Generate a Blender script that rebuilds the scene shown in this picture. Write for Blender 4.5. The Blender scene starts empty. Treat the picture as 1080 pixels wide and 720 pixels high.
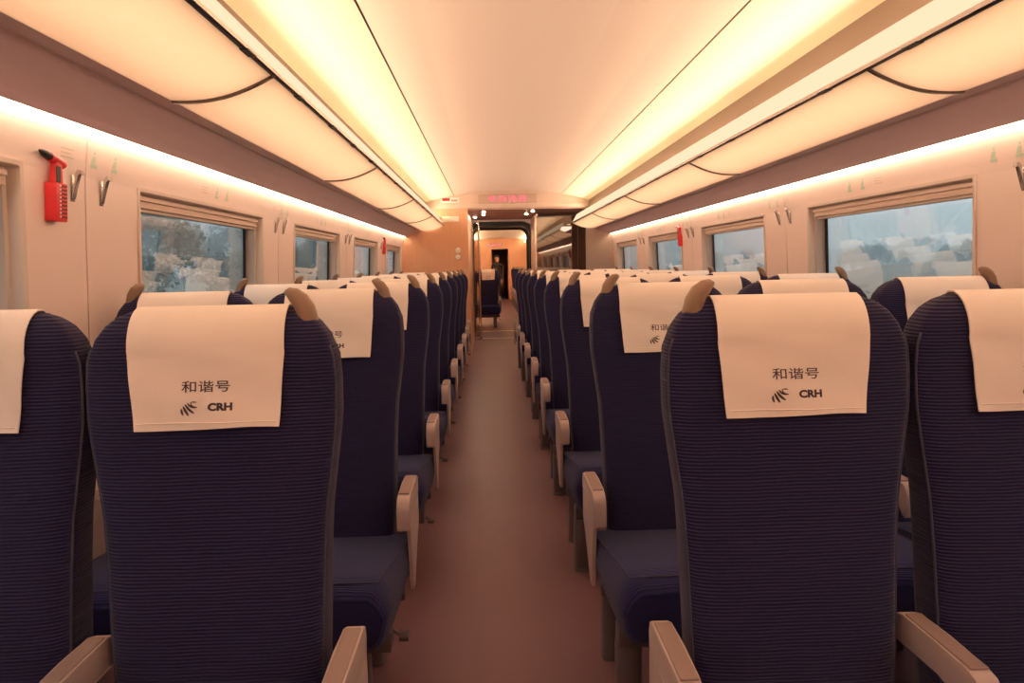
import bpy, bmesh, math, random
from mathutils import Vector, Matrix
from mathutils.bvhtree import BVHTree
random.seed(7)
S = bpy.context.scene
COL = S.collection
PI = math.pi

# ------------------------------------------------------------------ materials
def lin(c):
    return tuple(((v/255)/12.92 if v/255 <= .04045 else ((v/255+.055)/1.055)**2.4) for v in c)

def mat(name, col, rough=.5, metal=0., noise=0., nscale=20., bump=0., bscale=60., spec=.5, coat=0.):
    m = bpy.data.materials.new(name); m.use_nodes = True
    nt = m.node_tree; b = nt.nodes['Principled BSDF']
    b.inputs['Base Color'].default_value = (*col, 1)
    b.inputs['Roughness'].default_value = rough
    b.inputs['Metallic'].default_value = metal
    b.inputs['Specular IOR Level'].default_value = spec
    b.inputs['Coat Weight'].default_value = coat
    tc = nt.nodes.new('ShaderNodeTexCoord')
    if noise > 0:
        n = nt.nodes.new('ShaderNodeTexNoise'); n.inputs['Scale'].default_value = nscale; n.inputs['Detail'].default_value = 4
        nt.links.new(tc.outputs['Object'], n.inputs['Vector'])
        r = nt.nodes.new('ShaderNodeMapRange')
        r.inputs['To Min'].default_value = 1-noise; r.inputs['To Max'].default_value = 1+noise
        nt.links.new(n.outputs['Fac'], r.inputs['Value'])
        mx = nt.nodes.new('ShaderNodeVectorMath'); mx.operation = 'SCALE'
        mx.inputs[0].default_value = col
        nt.links.new(r.outputs['Result'], mx.inputs['Scale'])
        nt.links.new(mx.outputs['Vector'], b.inputs['Base Color'])
    if bump > 0:
        n2 = nt.nodes.new('ShaderNodeTexNoise'); n2.inputs['Scale'].default_value = bscale; n2.inputs['Detail'].default_value = 3
        nt.links.new(tc.outputs['Object'], n2.inputs['Vector'])
        bp = nt.nodes.new('ShaderNodeBump'); bp.inputs['Strength'].default_value = bump; bp.inputs['Distance'].default_value = .004
        nt.links.new(n2.outputs['Fac'], bp.inputs['Height'])
        nt.links.new(bp.outputs['Normal'], b.inputs['Normal'])
    return m

def emit(name, col, strength):
    m = bpy.data.materials.new(name); m.use_nodes = True
    nt = m.node_tree; nt.nodes.remove(nt.nodes['Principled BSDF'])
    e = nt.nodes.new('ShaderNodeEmission'); e.inputs['Color'].default_value = (*col, 1); e.inputs['Strength'].default_value = strength
    nt.links.new(e.outputs['Emission'], nt.nodes['Material Output'].inputs['Surface'])
    return m

def ribbed(name, dark, light, pitch, axis):
    """woven upholstery: fine light ribs on a dark ground"""
    m = bpy.data.materials.new(name); m.use_nodes = True
    nt = m.node_tree; b = nt.nodes['Principled BSDF']
    L = nt.links.new
    tc = nt.nodes.new('ShaderNodeTexCoord')
    sp = nt.nodes.new('ShaderNodeSeparateXYZ'); L(tc.outputs['Object'], sp.inputs[0])
    n = nt.nodes.new('ShaderNodeTexNoise'); n.inputs['Scale'].default_value = 9; n.inputs['Detail'].default_value = 2
    L(tc.outputs['Object'], n.inputs['Vector'])
    ad = nt.nodes.new('ShaderNodeMath'); ad.operation = 'MULTIPLY_ADD'
    L(n.outputs['Fac'], ad.inputs[0]); ad.inputs[1].default_value = .006
    L(sp.outputs[axis], ad.inputs[2])
    mu = nt.nodes.new('ShaderNodeMath'); mu.operation = 'MULTIPLY'; mu.inputs[1].default_value = 2*PI/pitch
    L(ad.outputs[0], mu.inputs[0])
    si = nt.nodes.new('ShaderNodeMath'); si.operation = 'SINE'; L(mu.outputs[0], si.inputs[0])
    # thread breaks along the rib
    n2 = nt.nodes.new('ShaderNodeTexNoise'); n2.inputs['Scale'].default_value = 160; n2.inputs['Detail'].default_value = 2
    L(tc.outputs['Object'], n2.inputs['Vector'])
    r = nt.nodes.new('ShaderNodeMapRange'); L(si.outputs[0], r.inputs['Value'])
    r.inputs['From Min'].default_value = -.3; r.inputs['From Max'].default_value = 1
    mm = nt.nodes.new('ShaderNodeMath'); mm.operation = 'MULTIPLY'; L(r.outputs[0], mm.inputs[0]); L(n2.outputs['Fac'], mm.inputs[1])
    mx = nt.nodes.new('ShaderNodeMix'); mx.data_type = 'RGBA'
    mx.inputs['A'].default_value = (*dark, 1); mx.inputs['B'].default_value = (*light, 1)
    L(mm.outputs[0], mx.inputs['Factor']); L(mx.outputs['Result'], b.inputs['Base Color'])
    bp = nt.nodes.new('ShaderNodeBump'); bp.inputs['Strength'].default_value = .42; bp.inputs['Distance'].default_value = .002
    L(si.outputs[0], bp.inputs['Height']); L(bp.outputs['Normal'], b.inputs['Normal'])
    b.inputs['Roughness'].default_value = .85
    b.inputs['Sheen Weight'].default_value = .12
    b.inputs['Specular IOR Level'].default_value = .2
    return m

def glass_mat(name, tint, rough=0., boost=.05):
    m = bpy.data.materials.new(name); m.use_nodes = True
    nt = m.node_tree; nt.nodes.remove(nt.nodes['Principled BSDF']); L = nt.links.new
    t = nt.nodes.new('ShaderNodeBsdfTransparent'); t.inputs['Color'].default_value = (*tint, 1)
    g = nt.nodes.new('ShaderNodeBsdfGlossy'); g.inputs['Roughness'].default_value = rough
    f = nt.nodes.new('ShaderNodeLayerWeight'); f.inputs['Blend'].default_value = .5
    pw = nt.nodes.new('ShaderNodeMath'); pw.operation = 'POWER'; pw.inputs[1].default_value = 4.
    L(f.outputs['Facing'], pw.inputs[0])
    mu = nt.nodes.new('ShaderNodeMath'); mu.operation = 'MULTIPLY_ADD'; mu.use_clamp = True
    mu.inputs[1].default_value = 1-boost; mu.inputs[2].default_value = boost      # boost = reflectance face on
    L(pw.outputs[0], mu.inputs[0])
    x = nt.nodes.new('ShaderNodeMixShader')
    L(mu.outputs[0], x.inputs[0]); L(t.outputs[0], x.inputs[1]); L(g.outputs[0], x.inputs[2])
    L(x.outputs[0], nt.nodes['Material Output'].inputs['Surface'])
    return m

def translucent(name, col, fac):
    m = bpy.data.materials.new(name); m.use_nodes = True
    nt = m.node_tree; b = nt.nodes['Principled BSDF']; L = nt.links.new
    b.inputs['Base Color'].default_value = (*col, 1); b.inputs['Roughness'].default_value = .5
    t = nt.nodes.new('ShaderNodeBsdfTranslucent'); t.inputs['Color'].default_value = (*col, 1)
    x = nt.nodes.new('ShaderNodeMixShader'); x.inputs[0].default_value = fac
    L(b.outputs[0], x.inputs[1]); L(t.outputs[0], x.inputs[2]); L(x.outputs[0], nt.nodes['Material Output'].inputs['Surface'])
    return m

def wood(name, c1, c2, rough):
    m = bpy.data.materials.new(name); m.use_nodes = True
    nt = m.node_tree; b = nt.nodes['Principled BSDF']; L = nt.links.new
    tc = nt.nodes.new('ShaderNodeTexCoord'); mp = nt.nodes.new('ShaderNodeMapping')
    mp.inputs['Scale'].default_value = (14, 14, .8); L(tc.outputs['Object'], mp.inputs[0])
    n = nt.nodes.new('ShaderNodeTexNoise'); n.inputs['Scale'].default_value = 2.2; n.inputs['Detail'].default_value = 5
    L(mp.outputs[0], n.inputs['Vector'])
    mx = nt.nodes.new('ShaderNodeMix'); mx.data_type = 'RGBA'
    mx.inputs['A'].default_value = (*c1, 1); mx.inputs['B'].default_value = (*c2, 1)
    L(n.outputs['Fac'], mx.inputs['Factor']); L(mx.outputs['Result'], b.inputs['Base Color'])
    b.inputs['Roughness'].default_value = rough
    return m

COVE_W = 68.
M = dict(
    fabric=ribbed('navy_rib_fabric', (.0145, .0140, .056), (.036, .032, .108), .0068, 2),
    cushion=ribbed('navy_cushion_fabric', (.016, .0175, .082), (.028, .031, .13), .006, 1),
    piping=mat('piping', (.055, .055, .10), .85),
    cover=mat('cover_cloth', (.86, .80, .76), .85, noise=.02, nscale=12, bump=.25, bscale=9),
    ink=mat('printed_ink', (.06, .045, .07), .8),
    grip=mat('grip_plastic', (.27, .175, .12), .42),
    arm=mat('armrest_plastic', (.43, .34, .33), .45, noise=.03, nscale=8),
    armpad=mat('armrest_pad', (.28, .20, .19), .6),
    frame=mat('seat_frame_grey', (.11, .085, .095), .5),
    leg=mat('leg_grey', (.11, .09, .105), .45),
    wall=mat('wall_panel', (.78, .645, .59), .5, noise=.015, nscale=3),
    fascia=mat('fascia_taupe', (.64, .475, .51), .55, noise=.02, nscale=2),
    cornice=mat('cornice_brown', (.24, .175, .13), .6),
    ceil=mat('ceiling_panel', (.86, .78, .68), .6),
    cove=mat('cove_ceiling', (.86, .78, .62), .55),
    rackp=translucent('rack_panel_cream', (.88, .80, .68), .6),
    cream=mat('cream_plastic', (.84, .74, .60), .45),
    rackglow=emit('added_rack_glow', (1., .655, .49), 4.0),  # added glow for the rack cavities, not a real fitting
    rail=mat('rack_rail_dark', (.13, .095, .08), .35),
    chromed=mat('rack_rail_chrome', (.6, .55, .52), .2, metal=1.),
    black=mat('rubber_black', (.01, .01, .012), .45),
    chrome=mat('chrome', (.72, .68, .62), .18, metal=1.),
    hook=mat('hook_chrome', (.62, .58, .55), .25, metal=1.),
    blind=mat('blind_beige', (.66, .54, .46), .55),
    winframe=mat('window_frame', (.66, .56, .49), .45),
    red=mat('red_plastic', (.72, .035, .045), .35),
    redd=mat('red_slot', (.16, .012, .015), .5),
    white=mat('white_plastic', (.80, .78, .74), .4),
    darkmetal=mat('hammer_metal', (.05, .045, .045), .35, metal=.6),
    floor=mat('floor_vinyl', (.168, .085, .105), .40, noise=.10, nscale=2.2, spec=.35),
    woodp=wood('partition_wood', (.66, .34, .20), (.78, .44, .27), .35),
    woodd=wood('partition_wood_dark', (.20, .12, .085), (.27, .17, .12), .3),
    taupe=mat('partition_taupe', (.40, .30, .25), .35),
    header=mat('header_panel', (.62, .52, .43), .5),
    soffit=mat('soffit_brown', (.52, .36, .32), .45),
    gang=mat('gangway_dark', (.05, .045, .05), .35),
    plate=mat('threshold_plate', (.55, .47, .40), .4, metal=.3),
    ledglass=mat('led_sign_face', (.50, .39, .32), .4),
    led=emit('led_red', (1., .15, .20), 1.1),
    spot=emit('downlight', (1., .78, .58), 450.),
    nextlamp=emit('next_car_lamp', (1., .72, .45), 26.),
    glass=glass_mat('window_glass', (.88, .93, .94), 0., .15),
    doorglass=glass_mat('door_glass', (.80, .74, .68), 0., .05),
    tintglass=glass_mat('tinted_glass', (.62, .48, .40), .02, .26),
    sticker=mat('sticker_green', (.48, .60, .48), .5),
    stickergrey=mat('sticker_grey', (.52, .50, .42), .5),
    strip=emit('window_lamp', (1., .745, .50), 10.6),
    trough=emit('cove_lamp', (1., .72, .36), 6.),
    diff=emit('lamp_diffuser', (1., .72, .46), .9),
    skin=mat('skin', (.55, .33, .24), .5),
    hair=mat('hair', (.015, .012, .012), .5),
    dark=mat('dark_cloth', (.035, .02, .03), .8),
    grassm=mat('field_grass', (.17, .20, .09), .9, noise=.35, nscale=.12),
    soil=mat('field_soil', (.36, .27, .19), .9, noise=.2, nscale=.3),
    leafd=mat('tree_leaf_dark', (.10, .17, .11), .9, noise=.5, nscale=3),
    leafb=mat('tree_leaf', (.15, .22, .15), .9, noise=.5, nscale=2),
    bark=mat('bark', (.10, .075, .055), .9),
    render=mat('house_render', (.75, .72, .68), .8),
    tile=mat('roof_tile', (.30, .17, .13), .8),
    hillm=mat('hill_green', (.13, .17, .14), .9, noise=.25, nscale=.05),
)
# fine cross ribs on the ceiling's centre panel
nt = M['ceil'].node_tree; b = nt.nodes['Principled BSDF']
tc = nt.nodes.new('ShaderNodeTexCoord'); w = nt.nodes.new('ShaderNodeTexWave'); w.bands_direction = 'Y'; w.inputs['Scale'].default_value = 14
bp = nt.nodes.new('ShaderNodeBump'); bp.inputs['Strength'].default_value = .12; bp.inputs['Distance'].default_value = .002
nt.links.new(tc.outputs['Object'], w.inputs[0]); nt.links.new(w.outputs['Fac'], bp.inputs['Height']); nt.links.new(bp.outputs[0], b.inputs['Normal'])

# ------------------------------------------------------------------ helpers
def link(name, me, m, parent=None, smooth=False):
    o = bpy.data.objects.new(name, me); COL.objects.link(o)
    if m is not None and not me.materials: me.materials.append(m)
    if parent: o.parent = parent
    if smooth:
        for p in me.polygons: p.use_smooth = True
    return o

def build(name, bm, m, parent=None, smooth=False, sharp=None):
    me = bpy.data.meshes.new(name); bmesh.ops.recalc_face_normals(bm, faces=bm.faces[:])
    bm.to_mesh(me); bm.free()
    o = link(name, me, m, parent, smooth)
    if sharp is not None: me.set_sharp_from_angle(angle=math.radians(sharp))
    return o

def tag(o, label=None, cat=None, group=None, kind=None):
    if label: o['label'] = label
    if cat: o['category'] = cat
    if group: o['group'] = group
    if kind: o['kind'] = kind
    return o

def empty(name, loc, label, cat, group=None, rz=0):
    o = bpy.data.objects.new(name, None); COL.objects.link(o); o.location = loc; o.rotation_euler[2] = rz
    o.empty_display_size = .1
    return tag(o, label, cat, group)

def copy_tree(o, parent=None):
    c = o.copy(); COL.objects.link(c); c.parent = parent
    for ch in list(o.children): copy_tree(ch, c)
    return c

def box(bm, x0, x1, y0, y1, z0, z1, bev=0., seg=2):
    r = bmesh.ops.create_cube(bm, size=1)
    vs = r['verts']
    for v in vs:
        v.co = Vector((x0+(v.co.x+.5)*(x1-x0), y0+(v.co.y+.5)*(y1-y0), z0+(v.co.z+.5)*(z1-z0)))
    if bev > 0:
        es = list({e for v in vs for e in v.link_edges})
        bmesh.ops.bevel(bm, geom=es, offset=bev, segments=seg, affect='EDGES', profile=.6)
    return bm

def cyl(bm, p0, p1, r0, r1=None, seg=16):
    p0, p1 = Vector(p0), Vector(p1); r1 = r0 if r1 is None else r1
    d = p1-p0; q = d.to_track_quat('Z', 'Y').to_matrix().to_4x4()
    bmesh.ops.create_cone(bm, cap_ends=True, segments=seg, radius1=r0, radius2=r1, depth=d.length,
                          matrix=Matrix.Translation((p0+p1)/2) @ q)
    return bm

def tube(bm, pts, rad, seg=8):
    """tube through points; rad is a number or a list"""
    pts = [Vector(p) for p in pts]; n = len(pts)
    rad = [rad]*n if not isinstance(rad, (list, tuple)) else rad
    rings = []; ref = Vector((0, 0, 1))
    for i, p in enumerate(pts):
        t = (pts[min(i+1, n-1)]-pts[max(i-1, 0)]).normalized()
        a = t.cross(ref)
        if a.length < .05: a = t.cross(Vector((1, 0, 0)))
        a.normalize(); c = a.cross(t)
        rings.append([bm.verts.new(p+rad[i]*(a*math.cos(2*PI*k/seg)+c*math.sin(2*PI*k/seg))) for k in range(seg)])
    for i in range(n-1):
        for k in range(seg):
            bm.faces.new((rings[i][k], rings[i][(k+1) % seg], rings[i+1][(k+1) % seg], rings[i+1][k]))
    bm.faces.new(rings[0][::-1]); bm.faces.new(rings[-1])
    return bm

def loft(bm, rings, caps=True):
    R = [[bm.verts.new(p) for p in r] for r in rings]; n = len(R[0])
    for i in range(len(R)-1):
        for k in range(n):
            bm.faces.new((R[i][k], R[i][(k+1) % n], R[i+1][(k+1) % n], R[i+1][k]))
    if caps:
        bm.faces.new(R[0][::-1]); bm.faces.new(R[-1])
    return bm

def prism(bm, poly, axis, a, b_, bev=0.):
    """polygon extruded along an axis: poly in the two other axes"""
    def pt(p, t):
        return {'x': (t, p[0], p[1]), 'y': (p[0], t, p[1]), 'z': (p[0], p[1], t)}[axis]
    A = [bm.verts.new(pt(p, a)) for p in poly]; B = [bm.verts.new(pt(p, b_)) for p in poly]
    n = len(poly); fs = [bm.faces.new(A[::-1]), bm.faces.new(B)]
    for k in range(n): fs.append(bm.faces.new((A[k], A[(k+1) % n], B[(k+1) % n], B[k])))
    if bev > 0:
        es = list({e for f in fs[:2] for e in f.edges})
        bmesh.ops.bevel(bm, geom=es, offset=bev, segments=2, affect='EDGES', profile=.6)
    return bm

def interp(tab, z):
    if z <= tab[0][0]: return tab[0][1]
    for (a, va), (b_, vb) in zip(tab, tab[1:]):
        if z <= b_:
            t = (z-a)/(b_-a); return va+(vb-va)*t
    return tab[-1][1]

def sell(t, n):
    c, s = math.cos(t), math.sin(t)
    return math.copysign(abs(c)**(2/n), c), math.copysign(abs(s)**(2/n), s)

# ------------------------------------------------------------------ camera
CAMZ = 1.3148; F = 715.5; PIT, YAW, ROL = .1109, .0303, .0199
fw = Vector((math.sin(YAW)*math.cos(PIT), math.cos(YAW)*math.cos(PIT), -math.sin(PIT)))
rt = Vector((math.cos(YAW), -math.sin(YAW), 0)); up = rt.cross(fw)
r2 = math.cos(ROL)*rt-math.sin(ROL)*up; u2 = math.sin(ROL)*rt+math.cos(ROL)*up
cd = bpy.data.cameras.new('camera'); cam = bpy.data.objects.new('camera', cd); COL.objects.link(cam)
cd.sensor_fit = 'HORIZONTAL'; cd.sensor_width = 36; cd.lens = F/1080*36; cd.clip_start = .02; cd.clip_end = 2000
mw = Matrix.Identity(4)
for i in range(3):
    mw[i][0] = r2[i]; mw[i][1] = u2[i]; mw[i][2] = -fw[i]
mw.translation = Vector((0, 0, CAMZ)); cam.matrix_world = mw
S.camera = cam

# ------------------------------------------------------------------ the car shell
CX = .28                                    # centre line of the car
Y0, Y1 = -2.6, 10.0
WALL = [(0, 1.585), (.45, 1.59), (.8, 1.585), (1.0, 1.577), (1.2, 1.566), (1.4, 1.555), (1.615, 1.54), (1.70, 1.527), (1.80, 1.512)]
WY = [(2.53+1.96*k, 3.87+1.96*k) for k in range(-2, 4)]
WZ = (.74, 1.615)
SEAM = [2.21+1.96*k for k in range(-2, 5)]

def wall(side, name):
    bm = bmesh.new()
    zs = sorted({z for z, _ in WALL} | set(WZ))
    ys = sorted({Y0, Y1} | {y for w_ in WY for y in w_} | {s+d for s in SEAM if s < 9.9 for d in (-.004, .004)})
    ys = [y for y in ys if Y0 <= y <= Y1]
    V = {}
    def vv(y, z, g=0):
        k = (round(y, 4), round(z, 4), g)
        if k not in V: V[k] = bm.verts.new((CX+side*(interp(WALL, z)+(.008 if g else 0)), y, z))
        return V[k]
    for ya, yb in zip(ys, ys[1:]):
        if any(w_[0] <= (ya+yb)/2 <= w_[1] for w_ in WY):
            hole = True
        else: hole = False
        groove = (yb-ya) < .0081
        for za, zb in zip(zs, zs[1:]):
            if hole and WZ[0] <= (za+zb)/2 <= WZ[1]: continue
            g = 1 if groove else 0
            bm.faces.new((vv(ya, za, g), vv(yb, za, g), vv(yb, zb, g), vv(ya, zb, g)))
            if groove:
                bm.faces.new((vv(ya, za), vv(ya, zb), vv(ya, zb, 1), vv(ya, za, 1)))
                bm.faces.new((vv(yb, za), vv(yb, zb), vv(yb, zb, 1), vv(yb, za, 1)))
    o = build(name, bm, M['wall'])
    return tag(o, kind='structure')

wall(-1, 'wall_left'); wall(1, 'wall_right')

def strip(bm, prof, side, y0, y1):
    """open profile (e, z) swept along the car on one side"""
    A = [bm.verts.new((CX+side*e, y0, z)) for e, z in prof]; B = [bm.verts.new((CX+side*e, y1, z)) for e, z in prof]
    for k in range(len(prof)-1): bm.faces.new((A[k], A[k+1], B[k+1], B[k]))

def solid_strip(bm, prof, side, y0, y1):
    prism(bm, [(CX+side*e, z) for e, z in prof], 'y', y0, y1)

# floor
bm = bmesh.new(); box(bm, CX-1.62, CX+1.62, Y0, 12.3, -.06, 0)
tag(build('floor', bm, M['floor']), kind='structure')
# ceiling: ribbed centre panel, two cove panels, the seams between them left open as grooves
CE = [(-.766, 2.335), (-.55, 2.372), (-.28, 2.396), (0, 2.405), (.28, 2.396), (.55, 2.372), (.766, 2.335)]
bm = bmesh.new()
solid_strip(bm, [(e, z) for e, z in CE]+[(e, z+.05) for e, z in CE[::-1]], 1, Y0, Y1+.02)
ce = build('ceiling', bm, M['ceil']); tag(ce, kind='structure')
for i, sd in enumerate((-1, 1)):
    bm = bmesh.new()
    prof = [(.775, 2.333), (.88, 2.318), (1.0, 2.296), (1.1, 2.272), (1.18, 2.247)]
    solid_strip(bm, prof+[(e+.02, z+.04) for e, z in prof[::-1]], sd, Y0, Y1)
    o = build('trim_%d' % (1+i), bm, M['cove']); tag(o, kind='structure')
    bm = bmesh.new()
    # taupe back of the lamp trough and trough floor
    solid_strip(bm, [(1.18, 2.247), (1.18, 2.0), (1.0, 2.0), (1.0, 1.985), (1.22, 1.985), (1.22, 2.287), (1.2, 2.287)], sd, Y0, Y1)
    tag(build('trim_%d' % (3+i), bm, M['cornice']), kind='structure')
    bm = bmesh.new()
    # taupe fascia under the rack, slightly hollow, with a lip at the lamp
    solid_strip(bm, [(1.252, 1.843), (1.30, 1.838), (1.304, 1.832), (1.38, 1.805), (1.45, 1.773), (1.478, 1.757), (1.484, 1.757), (1.484, 1.80), (1.252, 1.90)], sd, Y0, Y1)
    tag(build('trim_%d' % (5+i), bm, M['fascia']), kind='structure')

bm = bmesh.new()
RP = [(-1.75, 1.79), (-1.70, 2.1), (-1.5, 2.4), (-1.1, 2.58), (0, 2.64), (1.1, 2.58), (1.5, 2.4), (1.7, 2.1), (1.75, 1.79)]
solid_strip(bm, RP+[(e*.98, z-.03) for e, z in RP[::-1]], 1, Y0, Y1)
for sd in (-1, 1):
    box(bm, *sorted((CX+sd*1.50, CX+sd*1.76)), Y0, Y1, 1.80, 1.82)
tag(build('roof', bm, M['fascia']), kind='structure')
bm = bmesh.new()
for sd in (-1, 1): box(bm, CX+sd*.77-.02, CX+sd*.77+.02, Y0, Y1, 2.343, 2.40)  # added black backing, stops outside light leaking through the ceiling seams
tag(build('trim_9', bm, M['black']), kind='structure')
# rear closing wall behind the camera
bm = bmesh.new(); box(bm, CX-1.62, CX+1.62, Y0-.06, Y0, 0, 2.5)
tag(build('wall_rear', bm, M['woodp']), kind='structure')

# ------------------------------------------------------------------ lamps
def lamp_strip(side, where):
    t = empty('window_lamp', (CX+side*1.505, Y0, 1.76), 'long white strip lamp glowing above the windows %s' % where, 'lamp', 'strip lamps above the windows')
    bm = bmesh.new()
    px = side
    prism(bm, [(px*(-.018), -.003), (px*.016, -.003), (px*.016, .004), (px*-.018, .004)], 'y', 0, Y1-Y0-.01)
    build('lamp_tube', bm, M['strip'], t)
    bm = bmesh.new()
    prism(bm, [(px*-.019, .006), (px*.006, .006), (px*.006, .024), (px*-.019, .024)], 'y', 0, Y1-Y0-.01)
    build('housing', bm, M['white'], t)
    return t
lamp_strip(-1, 'beside the two-seat rows'); lamp_strip(1, 'beside the three-seat rows')

def cove_lamp(side, where):
    t = empty('cove_lamp', (CX+side*1.0, Y0, 2.0), 'long warm cove lamp behind the luggage rack lip %s' % where, 'lamp', 'cove lamps along the ceiling')
    px = side
    bm = bmesh.new()
    y = 0.03
    while y < Y1-Y0-.2:
        L = min(1.2, Y1-Y0-.05-y)
        prism(bm, [(px*.085, .002), (px*.13, .002), (px*.13, .012), (px*.085, .012)], 'y', y, y+L); y += 1.307
    build('lamp_tube', bm, M['trough'], t)
    ld = bpy.data.lights.new('ceiling_fill', 'AREA'); ld.shape = 'RECTANGLE'; ld.size = Y1-Y0-.1; ld.size_y = .05  # added area light aimed across the car to brighten the ceiling's centre
    ld.energy = COVE_W; ld.color = (1., .60, .42); ld.spread = math.radians(150)
    lo = bpy.data.objects.new('ceiling_fill_light', ld); COL.objects.link(lo); lo.parent = t
    lo.location = (px*.125, (Y1-Y0)/2, .075)
    d = Vector((-px*1.35, 0, .36)).normalized()          # aim: -Z of the light
    zx = Vector((0, 1, 0)); zz = -d; zy = zz.cross(zx)
    mr = Matrix((zx, zy, zz)).transposed().to_4x4(); lo.rotation_euler = mr.to_euler()
    bm = bmesh.new()
    prism(bm, [(px*-.062, -.073), (px*0, .042), (px*.004, .042), (px*.004, .0), (px*-.05, -.075)], 'y', 0, Y1-Y0-.01)
    build('lamp_diffuser', bm, M['diff'], t)
    return t
cove_lamp(-1, 'over the two-seat rows'); cove_lamp(1, 'over the three-seat rows')

# ------------------------------------------------------------------ luggage racks, one unit per bay
ARC = []
for k in range(13):
    t = k/12
    ARC.append((.937+t*(1.252-.937), 1.918+t*(1.843-1.918)-.026*math.sin(PI*t)**.9))
DIV = [-1.73, .25, 2.215, 4.175, 6.135, 8.095, 9.99]
ORD = ['first', 'second', 'third', 'fourth', 'fifth', 'sixth', 'seventh', 'eighth', 'ninth', 'tenth', 'eleventh', 'twelfth']
for side, where in ((-1, 'two-seat'), (1, 'three-seat')):
    for i in range(1, 6):
        ya, yb = DIV[i], DIV[i+1]
        if i == 1: ya = -2.59
        t = empty('luggage_rack', (CX+side*1.1, ya, 1.84),
                  ('cream luggage rack bay nearest the camera over the %s rows' if i == 1 else
                   'cream luggage rack bay over the %s rows, touching the end partition' if i == 5 else
                   'cream luggage rack bay, '+ORD[i-1]+' from the camera over the %s rows') % where, 'luggage rack', 'overhead luggage rack bays')
        px, dz = side, -1.84
        bm = bmesh.new()
        pr = [(px*(e-1.1), z+dz) for e, z in ARC]
        prism(bm, pr+[(p, z+.006) for p, z in pr[::-1]], 'y', .0005, yb-ya-.018)
        build('rack_panel', bm, M['rackp'], t, True, 30)
        bm = bmesh.new(); box(bm, *sorted((px*(.985-1.1), px*(1.215-1.1))), .03, yb-ya-.03, 1.962+dz, 1.972+dz)  # added glowing sheet hidden above the panel, lights it from behind
        build('added_rack_glow', bm, M['rackglow'], t)
        bm = bmesh.new()
        prism(bm, [(px*(.928-1.1), 1.915+dz), (px*(.938-1.1), 1.910+dz), (px*(.944-1.1), 1.920+dz), (px*(.934-1.1), 1.928+dz)], 'y', 0, yb-ya-.001)
        rl = build('rack_rail', bm, M['rail'], t)
        bm = bmesh.new()
        prism(bm, [(px*(.922-1.1), 1.913+dz), (px*(.926-1.1), 1.909+dz), (px*(.930-1.1), 1.925+dz), (px*(.926-1.1), 1.928+dz)], 'y', 0, yb-ya-.001)
        build('rail_bead', bm, M['chromed'], rl)
        for yy in (.25, .75, 1.2, 1.7):
            bm = bmesh.new()
            yy = (yb-ya)-yy
            box(bm, px*(.931-1.1)-.012, px*(.931-1.1)+.012, yy-.035, yy+.035, 1.9095+dz, 1.9145+dz, .002)
            build('rail_clip', bm, M['black'], rl)
        if i < 5:
            bm = bmesh.new()
            pr2 = [(p, z-.006) for p, z in pr]
            prism(bm, pr2+[(p, z+.012) for p, z in pr2[::-1]], 'y', yb-ya-.018, yb-ya-.001)
            build('divider', bm, M['rail'], t, True, 30)
            bm = bmesh.new()
            pr2 = [(p, z-.008) for p, z in pr]
            prism(bm, pr2+[(p, z+.006) for p, z in pr2[::-1]], 'y', yb-ya-.013, yb-ya-.006)
            build('divider_bead', bm, M['chromed'], t, True, 30)

# ------------------------------------------------------------------ windows
def wx(z): return interp(WALL, z)
def window(side, n, w_):
    ya, yb = w_; D = .085
    root = empty('window_%d' % n, (CX+side*1.56, ya, WZ[0]), None, None); tag(root, kind='structure')
    ox = CX+side*1.56
    def P(e, y, z): return (CX+side*e-ox, y-ya, z-WZ[0])
    # frame: rounded opening, reveal, lip
    def ring(inset, dx, rad, n=6):
        pts = []
        y0, y1, z0, z1 = ya+inset, yb-inset, WZ[0]+inset, WZ[1]-inset
        for cy, cz, a0 in ((y1-rad, z1-rad, 0), (y0+rad, z1-rad, 90), (y0+rad, z0+rad, 180), (y1-rad, z0+rad, 270)):
            for k in range(n+1):
                a = math.radians(a0+90*k/n); y, z = cy+rad*math.cos(a), cz+rad*math.sin(a)
                pts.append(P(wx(z)+dx, y, z))
        return pts
    bm = bmesh.new()
    loft(bm, [ring(-.004, .004, .003), ring(-.007, -.001, .004), ring(-.007, -.006, .004), ring(.006, -.006, .006), ring(.010, .004, .008), ring(.010, .03, .008), ring(.022, .032, .012), ring(.026, D, .03), ring(.02, D+.012, .03)], caps=False)
    build('window_frame', bm, M['winframe'], root, True, 35)
    bm = bmesh.new()
    loft(bm, [ring(.025, D-.004, .035), ring(.039, D-.006, .035), ring(.041, D+.006, .035), ring(.025, D+.008, .035)], caps=False)
    build('gasket', bm, M['black'], root)
    bm = bmesh.new()
    r_ = ring(.033, D+.001, .035)
    bm.faces.new([bm.verts.new(p) for p in r_])
    r_ = ring(.033, D+.007, .035)
    bm.faces.new([bm.verts.new(p) for p in r_])
    build('pane', bm, M['glass'], root)
    # rolled-up blind: stepped cassette and bottom bar at the head of the opening
    bm = bmesh.new()
    zt = WZ[1]-.022
    def q(e, z): return (CX+side*(wx(zt)+e)-ox, z-WZ[0])
    poly = [q(.012, zt), q(.012, zt-.012), q(.026, zt-.014), q(.026, zt-.026), q(.018, zt-.028), q(.018, zt-.038), q(.036, zt-.040), q(.036, zt-.050), q(.055, zt-.052), q(.072, zt-.05), q(.072, zt)]
    prism(bm, poly, 'y', .03, yb-ya-.03)
    build('blind', bm, M['blind'], root)
n = 0
for side in (-1, 1):
    for w_ in WY:
        n += 1; window(side, n, w_)

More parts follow.
